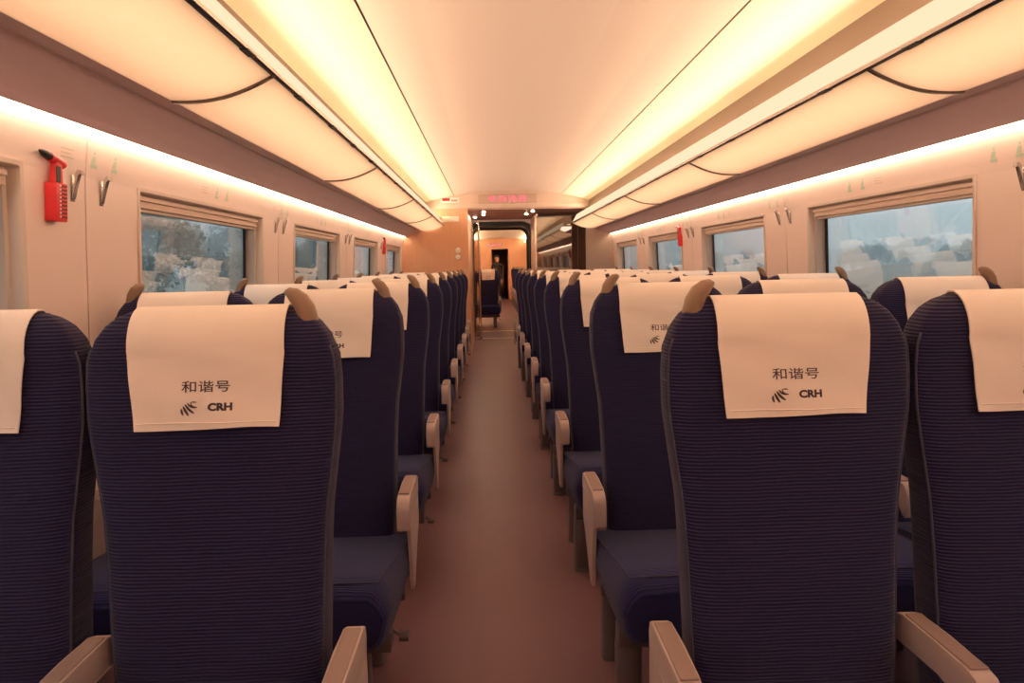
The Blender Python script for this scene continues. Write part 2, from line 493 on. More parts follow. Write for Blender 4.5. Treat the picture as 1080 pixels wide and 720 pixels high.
# ------------------------------------------------------------------ seats
YF = [(.38, -.122), (.62, -.100), (.9, -.066), (1.1, -.046), (1.25, -.034)]
HW = [(.38, .190), (.5, .199), (.62, .204), (.75, .208), (.85, .214), (.95, .228), (1.03, .2385), (1.10, .2395), (1.15, .2365), (1.19, .221), (1.215, .203), (1.232, .182), (1.240, .160)]
TH = [(.38, .13), (.7, .12), (1.0, .105), (1.17, .095)]

def backrest_bm():
    bm = bmesh.new(); rings = []
    zs = [.38+.03*k for k in range(26)]+[1.15, 1.17, 1.19, 1.203, 1.215, 1.225, 1.233, 1.2385, 1.2415]
    for z in zs:
        w_ = interp(HW, z); t = interp(TH, min(z, 1.17)); yf = interp(YF, z); c = yf+t/2
        if z > 1.17:
            s = (z-1.17)/(1.243-1.17); t *= math.sqrt(max(.04, 1-s*s))
        n_ = 5.0
        rings.append([(w_*sell(2*PI*k/56, n_)[0], c+t/2*sell(2*PI*k/56, n_)[1], z) for k in range(56)])
    return loft(bm, rings)

bb = backrest_bm(); bmesh.ops.recalc_face_normals(bb, faces=bb.faces[:])
BV = BVHTree.FromBMesh(bb)
ME_back = bpy.data.meshes.new('backrest'); bb.to_mesh(ME_back); bb.free()
ME_back.materials.append(M['fabric'])
for p in ME_back.polygons: p.use_smooth = True

# piping along the front edge of the backrest
def back_piping_bm(s):
    bm = bmesh.new()
    if True:
        pts = []
        for k in range(30):
            z = .45+(1.17-.45)*k/29; w_ = interp(HW, z)
            t = interp(TH, z); yf = interp(YF, z)
            pts.append((s*w_*.985, yf+t*.20, z))
        tube(bm, pts, .0028, 6)
    return bm

# headrest cover: cloth draped over the top, front flap longer than the back
COVER_TOP = 1.17
def cover_grid(nx=25):
    rows = []
    def path(x):
        out = []
        yc = interp(YF, 1.17)+.047
        for k in range(15):
            z = 1.022+(COVER_TOP-1.022)*k/15
            out.append((Vector((x, yc-.02, z)), Vector((0, -1, 0))))
        for k in range(17):
            a = PI-PI*k/16
            out.append((Vector((x, yc, COVER_TOP)), Vector((0, math.cos(a), math.sin(a)))))
        for k in range(1, 8):
            z = COVER_TOP-(COVER_TOP-1.09)*k/7
            out.append((Vector((x, yc, z)), Vector((0, 1, 0))))
        return out
    cols = []
    for i in range(nx):
        u = -1+2*i/(nx-1)
        pts = []
        pp = path(0)
        for j in range(len(pp)):
            v = j/14 if j < 15 else 1
            hw = .134+.012*min(1, v)
            x = u*hw
            o_, d_ = path(x)[j]
            h, nrm, idx, dist = BV.ray_cast(o_, d_)
            if h is None: h = o_+d_*.05
            off = .005
            if j < 15:     # loose front flap: gentle folds and a slight flare near the hem
                fl = (1-j/14)
                off += .004*fl+.0022*fl*math.sin(u*5.2+1.1)+.0016*math.sin(u*3+j*.5)
            p = h+d_*off
            if j == 0: p.z += .0025*math.sin(u*2.5)
            pts.append(p)
        cols.append(pts)
    return cols
CG = cover_grid()
bm = bmesh.new()
R = [[bm.verts.new(p) for p in c] for c in CG]
for i in range(len(R)-1):
    for j in range(len(R[0])-1):
        bm.faces.new((R[i][j], R[i+1][j], R[i+1][j+1], R[i][j+1]))
bmesh.ops.recalc_face_normals(bm, faces=bm.faces[:])
CV = BVHTree.FromBMesh(bm)
# thickness
geo = bmesh.ops.extrude_face_region(bm, geom=bm.faces[:])
vs = [v for v in geo['geom'] if isinstance(v, bmesh.types.BMVert)]
cy = interp(YF, 1.17)+.047
for v in vs:
    d = Vector((0, v.co.y-cy, max(0, v.co.z-COVER_TOP)))
    if d.length > 1e-6: v.co += d.normalized()*.003
bmesh.ops.recalc_face_normals(bm, faces=bm.faces[:])
ME_cover = bpy.data.meshes.new('headrest_cover'); bm.to_mesh(ME_cover); bm.free(); ME_cover.materials.append(M['cover'])
for p in ME_cover.polygons: p.use_smooth = True
ME_cover.set_sharp_from_angle(angle=math.radians(50))

def on_cover(x, z):
    h, *_ = CV.ray_cast(Vector((x, -1, z)), Vector((0, 1, 0)))
    return h.y if h is not None else -.06

# hem line
bm = bmesh.new()
pts = [(x, on_cover(x, 1.034)-.0036, 1.034) for x in [-.130+.26*k/30 for k in range(31)]]
tube(bm, pts, .0011, 5)
ME_hem = bpy.data.meshes.new('hem'); bm.to_mesh(ME_hem); bm.free(); ME_hem.materials.append(M['cover'])

def text_mesh(name, body, x0, x1, z0, z1, bold=0.):
    c = bpy.data.curves.new('lettering', 'FONT'); c.body = body; c.resolution_u = 3; c.offset = bold; c.extrude = 0.
    o = bpy.data.objects.new('lettering', c); COL.objects.link(o)
    bpy.context.view_layer.update()
    ev = o.evaluated_get(bpy.context.evaluated_depsgraph_get())
    me = bpy.data.meshes.new_from_object(ev)
    bpy.data.objects.remove(o); bpy.data.curves.remove(c)
    xs = [v.co.x for v in me.vertices]; ys = [v.co.y for v in me.vertices]
    ax, bx, ay, by = min(xs), max(xs), min(ys), max(ys)
    for v in me.vertices:
        x = x0+(v.co.x-ax)/(bx-ax)*(x1-x0); z = z0+(v.co.y-ay)/(by-ay)*(z1-z0)
        v.co = Vector((x, on_cover(x, z)-.0040, z))
    me.name = name; me.materials.clear(); me.materials.append(M['ink'])
    return me
ME_txt1 = text_mesh('lettering', '和谐号', -.045, .045, 1.091, 1.112, .006)
ME_txt2 = text_mesh('lettering', 'CRH', .004, .049, 1.056, 1.071, .05)
# emblem: fan of tapering swooshes
bm = bmesh.new()
# (start x,z) -> (control) -> (end), widths ; unit box 0..1
SW = [((.95, .62), (.62, .60), (.60, .95), .07), ((.98, .60), (.55, .55), (.42, .92), .10), ((.80, .18), (.48, .38), (.28, .82), .12), ((.46, .0), (.28, .34), (.16, .68), .12), ((.14, .02), (.02, .30), (.06, .50), .10),
      ((.95, .95), (.8, 1.0), (.60, .95), .06)]
for a, c, e, w_ in SW:
    L_, R_ = [], []
    for k in range(11):
        t = k/10
        p = Vector(((1-t)**2*a[0]+2*t*(1-t)*c[0]+t*t*e[0], (1-t)**2*a[1]+2*t*(1-t)*c[1]+t*t*e[1]))
        d = Vector((2*(1-t)*(c[0]-a[0])+2*t*(e[0]-c[0]), 2*(1-t)*(c[1]-a[1])+2*t*(e[1]-c[1]))).normalized()
        nrm = Vector((-d.y, d.x))*w_*.68*(math.sin(PI*(.12+.80*t))**.7)
        for lst, q in ((L_, p+nrm), (R_, p-nrm)):
            x = -.047+q.x*.032; z = 1.048+q.y*.026
            lst.append(bm.verts.new((x, on_cover(x, z)-.0040, z)))
    for k in range(10): bm.faces.new((L_[k], L_[k+1], R_[k+1], R_[k]))
ME_emb = bpy.data.meshes.new('emblem'); bm.to_mesh(ME_emb); bm.free(); ME_emb.materials.append(M['ink'])

# seat cushion
def cush_dims(y):
    t = (-.095-y)/(.61-.095)
    zt = .425+.066*min(1, t/.85); zb = .290+.006*t
    edge = .228-.030*t; bulge = .230+.005*math.sin(PI*t)-.002*t
    if t > .86:
        k = 1-math.sqrt(max(0, 1-((t-.86)/.14)**2)); zt -= .045*k; zb += .03*k; edge -= .02*k; bulge -= .02*k
    return zt, zb, edge, bulge
def cushion_bm(asd):
    """asd: side (+1/-1) that swells out over the aisle, 0 for none"""
    bm = bmesh.new(); rings = []
    for y in [-.095, -.12, -.18, -.25, -.33, -.41, -.48, -.535, -.57, -.592, -.604, -.61]:
        zt, zb, e, b_ = cush_dims(y); h = zt-zb
        half = [(0, 1.0), (e*.5, .995), (e*.88, .978), (e*.97, .955), (e, .925), (e+(b_-e)*.55, .78), (b_, .58), (b_*.985, .42), (b_*.955, .22), (b_*.91, .08), (b_*.84, 0), (b_*.4, 0), (0, 0)]
        ring = [(x*(1.12 if asd > 0 else 1), y, zb+z*h) for x, z in half]+[(-x*(1.12 if asd < 0 else 1), y, zb+z*h) for x, z in half[-2:0:-1]]
        rings.append(ring)
    return loft(bm, rings)
def cushion_piping_bm(asd):
    bm = bmesh.new()
    def side(sg):
        out = []
        for k in range(24):
            y = -.11-.455*k/23; zt, zb, e, b_ = cush_dims(y)
            out.append((sg*e*.985*(1.12 if asd*sg > 0 else 1), y, zb+.945*(zt-zb)+.002))
        return out
    a, c = side(1), side(-1)
    fr = []
    for k in range(1, 8):
        x = a[-1][0]+(c[-1][0]-a[-1][0])*k/8; zt, zb, e, b_ = cush_dims(-.575); fr.append((x, -.575, zt+.001))
    tube(bm, a+fr+c[::-1], .0022, 6)
    return bm

def armrest_parts(root, x, out, panel=True):
    """x: centre of the arm, out: +1/-1 the side facing away from the seat"""
    bm = bmesh.new()
    poly = [(-.030, .585), (-.036, .606), (-.055, .6135), (-.14, .6140), (-.235, .6135), (-.262, .607), (-.276, .592), (-.281, .57), (-.284, .525), (-.281, .508), (-.270, .502), (-.258, .508), (-.245, .535), (-.225, .553), (-.17, .558), (-.08, .556), (-.035, .55)]
    prism(bm, poly, 'x', x-.021, x+.021, .006)
    a = build('armrest', bm, M['arm'], root, True, 40)
    bm = bmesh.new(); box(bm, x-.0165, x+.0165, -.245, -.06, .612, .6165, .002)
    build('pad', bm, M['armpad'], a)
    if not panel: return
    bm = bmesh.new()
    pl = [(-.265, .512), (-.252, .535), (-.06, .55), (-.03, .55), (-.03, .45), (-.10, .40), (-.16, .33), (-.19, .29), (-.225, .29), (-.235, .33), (-.24, .40), (-.255, .47)]
    prism(bm, pl, 'x', x+out*.013-.006, x+out*.013+.006, .003)
    build('side_panel', bm, M['arm'], root, True, 40)

def grip_bm(s):
    """curled hand grip on the outer top corner; s = side of the seat it sits on"""
    bm = bmesh.new(); rings = []
    N = 10
    ctr = [(.180, 1.165, .019, .022), (.181, 1.195, .0205, .024), (.180, 1.220, .020, .0245), (.176, 1.241, .0188, .024), (.167, 1.257, .0172, .022), (.155, 1.268, .0142, .019), (.145, 1.273, .0095, .013), (.139, 1.273, .004, .006)]
    for i, (x, z, rx, ry) in enumerate(ctr):
        a = ctr[max(i-1, 0)]; b_ = ctr[min(i+1, len(ctr)-1)]
        d = Vector((b_[0]-a[0], 0, b_[1]-a[1])).normalized(); nx = Vector((d.z, 0, -d.x))
        rings.append([(s*(x+nx.x*rx*math.cos(2*PI*k/16)), .006+ry*math.sin(2*PI*k/16), z+nx.z*rx*math.cos(2*PI*k/16)) for k in range(16)])
    return loft(bm, rings)

def make_seat(kind):
    """kind: aisle_r, middle_r, window_r, aisle_l, window_l. Faces -Y."""
    root = empty('train_seat', (0, 0, 0), 'navy train seat', 'seat')
    al = -1 if kind.endswith('_r') else 1            # direction of the aisle
    b_ = link('backrest', ME_back, None, root)
    for s in (-1, 1): build('piping', back_piping_bm(s), M['piping'], b_, True)
    asd = al if kind.startswith('aisle') else 0
    cu = build('cushion', cushion_bm(asd), M['cushion'], root, True, 50)
    build('piping', cushion_piping_bm(asd), M['piping'], cu, True)
    cv = link('headrest_cover', ME_cover, None, root); cv['label'] = 'white cloth headrest cover'
    link('lettering', ME_txt1, None, cv); link('lettering', ME_txt2, None, cv); link('emblem', ME_emb, None, cv)
    link('hem', ME_hem, None, cv)
    if not kind.startswith('middle'):
        s = al if kind.startswith('aisle') else -al
        g = build('hand_grip', grip_bm(s), M['grip'], root, True); g['label'] = 'brown plastic hand grip'
    if kind.startswith('aisle'): armrest_parts(root, al*.2535, al)
    else: armrest_parts(root, al*.2403, al, False)
    if kind.startswith('window'): armrest_parts(root, -al*.2525, -al)
    bm = bmesh.new(); box(bm, -.2325, .2325, -.475, -.415, .225, .285, .006)
    box(bm, -.2325, .2325, -.17, -.11, .225, .285, .006)
    box(bm, -.16, -.12, -.42, -.16, .245, .300, .004); box(bm, .12, .16, -.42, -.16, .245, .300, .004)
    box(bm, -.18, .18, -.52, -.12, .284, .305, .004)
    build('seat_frame', bm, M['frame'], root)
    lx = al*.20 if al < 0 else al*.13
    for yy, rr in ((-.445, 1.), (-.14, .72)):
        bm = bmesh.new()
        rings = []
        for z, k in ((0, 1.08), (.012, 1.08), (.016, 1.0), (.228, 1.0)):
            rings.append([(lx+.037*rr*k*sell(2*PI*j/28, 3)[0], yy+.044*rr*k*sell(2*PI*j/28, 3)[1], z) for j in range(28)])
        loft(bm, rings); build('leg', bm, M['leg'], root, True, 40)
    if kind == 'aisle_l':
        bm = bmesh.new(); tube(bm, [(.13, -.27, .235), (.18, -.27, .20), (.235, -.275, .165)], .006)
        box(bm, .228, .258, -.30, -.25, .157, .172, .004)
        build('pedal', bm, M['frame'], root, True, 40)
    return root

XR = {'aisle_r': .575, 'middle_r': 1.062, 'window_r': 1.545}
XL = {'aisle_l': -.538, 'window_l': -1.019}
ROW0, PITCH = 1.31, .98
rn = ['nearest row', 'second row', 'third row', 'fourth row', 'fifth row', 'sixth row', 'seventh row', 'eighth row', 'ninth row']
PROTO = {}
for kind, x in list(XR.items())+list(XL.items()):
    proto = make_seat(kind); PROTO[kind] = proto
    pos = {'a': 'aisle seat', 'm': 'middle seat', 'w': 'window seat'}[kind[0]]
    blk = 'three-seat' if kind.endswith('r') else 'two-seat'
    for k in range(9):
        o = proto if k == 0 else copy_tree(proto)
        o.location = (x, ROW0+PITCH*k+(.02 if blk == 'two-seat' else 0), 0)
        o['label'] = 'navy %s with printed white headrest cover, %s of the %s block' % (pos, rn[k], blk)
        o['group'] = 'navy train seats of the %s block' % blk

# ------------------------------------------------------------------ wall fittings
def wnormal_place(o, side, y, z, off=0.):
    o.location = (CX+side*(wx(z)-off), y, z)
    # tilt follows the wall, local +X points into the car
    dz = .2; sl = (wx(z+dz/2)-wx(z-dz/2))/dz
    o.rotation_euler = (0, -math.atan(sl) if side < 0 else math.atan(sl), 0 if side < 0 else PI)
    if side > 0: o.rotation_euler = (0, -math.atan(sl), PI)
    else: o.rotation_euler = (0, -math.atan(sl), 0)

def make_hook():
    t = empty('coat_hook', (0, 0, 0), '', 'coat hook', 'chrome coat hooks between the windows')
    bm = bmesh.new(); box(bm, .0005, .004, -.011, .011, -.06, .02, .0015); build('back_plate', bm, M['hook'], t, True, 40)
    bm = bmesh.new(); prism(bm, [(.004, -.050), (.008, -.052), (.020, .020), (.026, .028), (.030, .022), (.033, .024), (.030, .036), (.021, .038), (.014, .028)], 'y', -.0085, .0085, .002)
    build('hook', bm, M['hook'], t, True, 50)
    return t
hook0 = make_hook(); first = True
def word(i): return ORD[i]
for side, blk in ((-1, 'two-seat'), (1, 'three-seat')):
    for i, s in enumerate(SEAM[2:6]):
        for d, nm in ((-.068, 'nearer'), (.086, 'farther')):
            o = hook0 if first else copy_tree(hook0); first = False
            wnormal_place(o, side, s+d, 1.595)
            o['label'] = 'chrome coat hook, %s of the pair on the %s window pillar, %s wall' % (nm, word(i), blk)

def make_hammer():
    t = empty('emergency_hammer', (0, 0, 0), '', 'emergency hammer', 'red emergency hammers')
    bm = bmesh.new(); box(bm, .001, .036, -.026, .026, -.075, .035, .004); h = build('holder', bm, M['red'], t, True, 40)
    for k in range(9):
        z = -.064+.011*k
        bm = bmesh.new(); box(bm, .0345, .0372, -.006, .022, z, z+.0055, .0005)
        build('slot', bm, M['redd'], h)
        bm = bmesh.new(); box(bm, .0345, .0374, -.0115, -.006, z+.001, z+.006, .0005)
        build('tooth_mark', bm, M['white'], h)
    bm = bmesh.new(); prism(bm, [(-.019, .03), (.017, .03), (.012, .105), (-.012, .105)], 'x', .008, .030, .005)
    build('handle', bm, M['red'], t, True, 40)
    bm = bmesh.new(); box(bm, .0285, .032, -.017, .002, .036, .082, .002); build('grip_insert', bm, M['darkmetal'], t)
    bm = bmesh.new()
    cyl(bm, (.019, -.03, .105), (.019, .03, .090), .013, .013, 14)
    build('hammer_cap', bm, M['red'], t, True, 40)
    bm = bmesh.new()
    tube(bm, [(.019, -.02, .102), (.019, -.042, .108), (.019, -.058, .112), (.019, -.072, .116)], [.011, .012, .010, .003], 12)
    build('hammer_head', bm, M['darkmetal'], t, True, 50)
    return t
hm = make_hammer()
spots = [(-1, 2.035, 1.545, 'red emergency hammer in its holder on the nearest two-seat side window pillar'),
         (-1, 8.17, 1.56, 'small distant red emergency hammer on the far two-seat side wall, near the wood partition'),
         (1, 6.45, 1.545, 'red emergency hammer on the three-seat side wall, before the third window')]
for i, (sd, y, z, lb) in enumerate(spots):
    o = hm if i == 0 else copy_tree(hm)
    wnormal_place(o, sd, y, z); o['label'] = lb

# seat-number stickers: a small green seat pictogram beside two fine lines of print
def make_sticker():
    t = empty('seat_sticker', (0, 0, 0), '', 'sticker', 'green seat stickers above the windows')
    bm = bmesh.new()
    box(bm, .0003, .0012, -.016, .016, -.026, -.014)          # seat base
    prism(bm, [(-.014, -.012), (.006, -.012), (.012, .012), (-.006, .012)], 'x', .0003, .0012)
    cyl(bm, (.0003, .004, .021), (.0012, .004, .021), .006, .006, 14)
    build('pictogram', bm, M['sticker'], t)
    return t
def make_lines():
    t = empty('seat_number_plate', (0, 0, 0), '', 'sticker', 'fine seat number lines above the windows')
    bm = bmesh.new()
    for z in (-.012, 0., .012): box(bm, .0003, .0010, -.03, .03-.012*(z == 0), z-.0015, z+.0015)
    build('print', bm, M['stickergrey'], t)
    return t
st0 = make_sticker(); ln0 = make_lines(); k0 = k1 = 0
for side, blk in ((-1, 'two-seat'), (1, 'three-seat')):
    for r in range(8):
        yb_ = 2.27+PITCH*r-.02
        for j, d in enumerate((0, .12)):
            o = st0 if k0 == 0 else copy_tree(st0); k0 += 1
            wnormal_place(o, side, yb_+d+(0 if side < 0 else .06), 1.675)
            o['label'] = 'green seat sticker, %s of the %s pair along the %s side wall' % (('nearer', 'farther')[j], word(r), blk)
        o = ln0 if k1 == 0 else copy_tree(ln0); k1 += 1
        wnormal_place(o, side, yb_-.135+(0 if side < 0 else .06), 1.675)
        o['label'] = 'fine grey print lines, %s along the %s side wall above the windows' % (word(r), blk)

# ------------------------------------------------------------------ end partition and vestibule
H_BOT = 2.155
XW = -.306                                   # edge of the wood partition
bm = bmesh.new(); box(bm, CX-1.64, XW, 10.0, 10.05, 0, H_BOT)
box(bm, XW-.05, XW, 10.05, 12.25, 0, H_BOT)
tag(build('wall_partition', bm, M['woodp']), kind='structure')
bm = bmesh.new(); box(bm, 1.42, CX+1.64, 10.0, 10.05, 0, H_BOT)
box(bm, 1.72, 1.77, 10.05, 12.25, 0, H_BOT)
tag(build('wall_partition_side', bm, M['taupe']), kind='structure')
bm = bmesh.new(); box(bm, CX-1.64, CX+1.64, 10.0, 10.04, H_BOT+.001, 2.5)
box(bm, XW-.3, 1.45, 9.985, 10.0, H_BOT, H_BOT+.05, .004)
tag(build('wall_header', bm, M['header']), kind='structure')
bm = bmesh.new(); box(bm, XW-.05, 1.77, 10.041, 12.25, H_BOT-.02, H_BOT+.04)
tag(build('ceiling_vestibule', bm, M['soffit']), kind='structure')

# LED sign on the header
t = empty('led_sign', (.28, 9.985, 2.275), 'dark LED sign with glowing red characters over the aisle door', 'sign')
bm = bmesh.new(); box(bm, -.42, .42, -.012, .014, -.058, .075, .004); build('sign_face', bm, M['ledglass'], t)
DOT = ["011110", "110011", "101101", "101101", "110011", "011110", "000000"], \
      ["1111110011111100111111", "0010000010010000100001", "1111110011111100111111", "0010010010000100100100", "1111110011111100111111", "1010010001010010101001", "1100110011001100110011"]
bm = bmesh.new()
def dots(rows, x0, z0, dx, dz):
    for r, row in enumerate(rows):
        for c, ch in enumerate(row):
            if ch == '1': box(bm, x0+c*dx, x0+(c+.86)*dx, -.0145, -.0118, z0-(r+.86)*dz, z0-r*dz)
dots(DOT[0], -.27, .052, .0175, .0135); dots(DOT[1], -.125, .052, .0178, .0135)
build('led_text', bm, M['led'], t)

# red and white toilet sign, pale plate, two round switches
t = empty('occupancy_sign', (-.55, 9.999, 2.275), 'small red and white sign on the header left of the LED sign', 'sign')
bm = bmesh.new(); box(bm, -.13, .13, -.012, 0, -.038, .038, .004); build('sign_plate', bm, M['white'], t)
bm = bmesh.new(); box(bm, -.115, -.005, -.0145, -.011, -.012, .030, .002)
for k in range(5): box(bm, .02+.018*k, .032+.018*k, -.0135, -.011, -.02, .008)
build('red_field', bm, M['red'], t)
bm = bmesh.new(); box(bm, -.68, -.43, 9.988, 10.0, 1.965, 2.045, .004)
tag(build('notice_plate', bm, M['cream']), 'pale blank plate high on the wood partition under the red sign', 'plate')
for i, z in enumerate((1.552, 1.458)):
    t = empty('wall_switch', (-.46, 9.999, z), 'round white button on the wood partition, %s of two' % ('upper', 'lower')[i], 'switch', 'round buttons on the partition')
    bm = bmesh.new(); cyl(bm, (0, 0, 0), (0, -.012, 0), .042, .040, 24); build('rim', bm, M['chrome'], t, True, 40)
    bm = bmesh.new(); cyl(bm, (0, -.011, 0), (0, -.02, 0), .032, .029, 24); build('button', bm, M['white'], t, True, 40)

# downlights in the vestibule ceiling
wh = ['nearest over the left side', 'second over the left side', 'third, closest to the wood corridor wall', 'nearest over the right side', 'second over the right side', 'third, closest to the tinted glass']
for i, (x, y) in enumerate([(-.075, 10.33), (-.08, 10.88), (-.227, 11.43), (.663, 10.33), (.60, 10.9), (.77, 11.36)]):
    t = empty('downlight', (x, y, H_BOT-.02), 'small glowing downlight in the vestibule ceiling, %s' % wh[i], 'lamp', 'vestibule downlights')
    bm = bmesh.new(); cyl(bm, (0, 0, 0), (0, 0, -.010), .036, .034, 20); build('ring', bm, M['chrome'], t, True, 40)
    bm = bmesh.new(); cyl(bm, (0, 0, -.009), (0, 0, -.013), .024, .020, 20); build('lens', bm, M['spot'], t, True, 40)

# fixed glass panel with chrome posts left of the gangway
t = empty('glass_door', (-.247, 12.22, 0), 'narrow glass door leaf with chrome posts and foot at the gangway', 'door')
bm = bmesh.new(); cyl(bm, (.062, 0, 0), (.062, 0, 2.12), .017, .017, 14); build('post', bm, M['chrome'], t, True, 40)
bm = bmesh.new(); cyl(bm, (-.05, 0, 0), (-.05, 0, 2.12), .009, .009, 12); build('post', bm, M['chrome'], t, True, 40)
bm = bmesh.new(); box(bm, -.052, .085, -.03, .03, 0, .045, .008); build('foot_rail', bm, M['chrome'], t, True, 40)
bm = bmesh.new(); box(bm, .045, .08, -.026, .026, .24, .30, .006); build('clamp', bm, M['chrome'], t, True, 40)
bm = bmesh.new(); box(bm, -.045, .05, -.004, .004, .05, 2.10); build('glass', bm, M['doorglass'], t)

# gangway portal with rounded head
def portal(y0, y1, xa, xb, ztop, wout, r, mt, name):
    bm = bmesh.new()
    def arch(a, b_, zt, rad):
        pts = [(a, 0)]
        for k in range(9):
            an = PI-PI/2*k/8; pts.append((a+rad+rad*math.cos(an), zt-rad+rad*math.sin(an)))
        for k in range(9):
            an = PI/2-PI/2*k/8; pts.append((b_-rad+rad*math.cos(an), zt-rad+rad*math.sin(an)))
        pts.append((b_, 0)); return pts
    I = arch(xa, xb, ztop, r); O = arch(xa-wout, xb+wout, ztop+wout, r+wout)
    V = [[bm.verts.new((x, y, z)) for x, z in pl] for pl, y in ((I, y0), (O, y0), (O, y1), (I, y1))]
    for a in range(4):
        A, B = V[a], V[(a+1) % 4]
        for k in range(len(I)-1): bm.faces.new((A[k], A[k+1], B[k+1], B[k]))
    for k in (0, -1): bm.faces.new([v[k] for v in V])
    return tag(build(name, bm, mt, None, True, 40), kind='structure')
portal(12.27, 12.36, -.30, .72, 2.03, .075, .14, M['black'], 'door_1')
portal(12.36, 13.66, -.36, .80, 2.06, .03, .16, M['gang'], 'wall_gangway')
portal(13.66, 13.74, -.30, .74, 2.03, .10, .14, M['gang'], 'door_2')
bm = bmesh.new(); box(bm, -.40, .84, 12.3, 13.74, -.05, .0); tag(build('floor_gangway', bm, M['floor']), kind='structure')
bm = bmesh.new(); box(bm, -.30, .72, 12.30, 12.40, 0, .008, .002); tag(build('trim_7', bm, M['plate']), kind='structure')
bm = bmesh.new(); box(bm, -.30, .74, 13.62, 13.78, 0, .010, .002); tag(build('trim_8', bm, M['plate']), kind='structure')
# wall above and right of the portal
bm = bmesh.new(); box(bm, XW-.05, 1.77, 12.37, 12.42, 2.10, 2.3); box(bm, .84, 1.77, 12.30, 12.34, 0, 2.14); box(bm, .745, .785, 10.96, 12.26, 0, 2.13)
box(bm, XW-.3, -.395, 12.26, 12.36, 0, 2.2)
tag(build('wall_vestibule_end', bm, M['woodp']), kind='structure')
# tinted glass partition right of the portal
t = empty('glass_partition', (.745, 10.9, 0), 'tall tinted glass partition reflecting the lamps, right of the gangway', 'partition')
bm = bmesh.new(); box(bm, .012, .965, -.005, .005, .04, 2.10); build('glass', bm, M['tintglass'], t)
bm = bmesh.new(); box(bm, -.016, .012, -.018, .018, 0, 2.13, .003); build('post', bm, M['chrome'], t)
bm = bmesh.new(); box(bm, .665, .673, -.010, -.0045, .04, 2.10); build('seam', bm, M['woodd'], t)
bm = bmesh.new(); box(bm, .012, .965, -.014, .014, 0, .04, .003); build('foot_rail', bm, M['chrome'], t)

# ------------------------------------------------------------------ the next car
NY0, NY1 = 13.74, 26.6; NX = .43
bm = bmesh.new(); box(bm, NX-1.65, NX+1.65, NY0, 31., -.06, 0); tag(build('floor_next', bm, M['floor']), kind='structure')
bm = bmesh.new()
box(bm, NX-1.65, NX-1.58, NY0, NY1, 0, 2.5); tag(build('wall_next_left', bm, M['wall']), kind='structure')
bm = bmesh.new(); box(bm, NX+1.58, NX+1.65, NY0, NY1, 0, 2.5); tag(build('wall_next_right', bm, M['wall']), kind='structure')
bm = bmesh.new(); prism(bm, [(NX-1.6, 2.25), (NX-.8, 2.36), (NX+.0, 2.40), (NX+.8, 2.36), (NX+1.6, 2.25), (NX+1.6, 2.5), (NX-1.6, 2.5)], 'y', NY0, NY1)
tag(build('ceiling_next', bm, M['ceil']), kind='structure')
bm = bmesh.new(); box(bm, NX-1.65, -.41, 13.745, 13.79, 0, 2.5); box(bm, .85, NX+1.65, 13.745, 13.79, 0, 2.5); box(bm, -.42, .86, 13.745, 13.79, 2.14, 2.5)
tag(build('wall_next_front', bm, M['woodp']), kind='structure')
bm = bmesh.new(); box(bm, NX-1.65, .08, NY1, NY1+.05, 0, 2.5); box(bm, .72, NX+1.65, NY1, NY1+.05, 0, 2.5); box(bm, .08, .72, NY1, NY1+.05, 1.98, 2.5)
box(bm, .04, .08, NY1+.05, 31, 0, 2.3); box(bm, .72, .76, NY1+.05, 31, 0, 2.3); box(bm, .04, .76, 31, 31.05, 0, 2.3)
tag(build('wall_next_end', bm, M['woodp']), kind='structure')
bm = bmesh.new(); box(bm, .03, .77, NY1+.05, 31, 2.05, 2.1); tag(build('ceiling_next_corridor', bm, M['soffit']), kind='structure')
t = empty('led_sign', (.20, NY1-.002, 2.13), 'tiny red LED sign on the far end wall of the next car', 'sign')
bm = bmesh.new(); box(bm, -.32, .32, -.012, 0, -.07, .07, .004); build('sign_face', bm, M['ledglass'], t)
bm = bmesh.new(); dots(DOT[0], -.26, .048, .0175, .0135); dots(DOT[1], -.115, .048, .0165, .0135); build('led_text', bm, M['led'], t)
for sd, nm in ((-1, 'left'), (1, 'right')):
    t = empty('ceiling_lamp', (NX+sd*.98, NY0+.1, 2.22), 'long warm ceiling lamp of the next car, over its %s rows' % nm, 'lamp', 'ceiling lamps of the next car')
    bm = bmesh.new(); box(bm, -.05, .05, 0, 12.6, .0, .012); build('lamp_tube', bm, M['nextlamp'], t)
    bm = bmesh.new(); box(bm, -.07, .07, -.01, 12.62, -.035, -.005, .006); build('tray', bm, M['cream'], t)
for k in range(10):
    for kind, x in (('aisle_r', .975), ('middle_r', 1.456)):
        o = copy_tree(PROTO[kind]); o.location = (x, 15.0+PITCH*k, 0)
        o['label'] = 'navy seat in the next car, %s, %s row past the gangway' % ('right of its aisle' if kind[0] == 'a' else 'second from its aisle', ORD[k])
        o['group'] = 'navy seats of the next car'
for k in range(2):
    for kind, x in (('aisle_l', -.04), ('window_l', -.521)):
        o = copy_tree(PROTO[kind]); o.location = (x, 15.0+PITCH*k, 0)
        o['label'] = 'navy seat in the next car, %s, %s row seen through the gangway' % ('left of its aisle' if kind[0] == 'a' else 'by its left windows', ORD[k])
        o['group'] = 'navy seats of the next car'

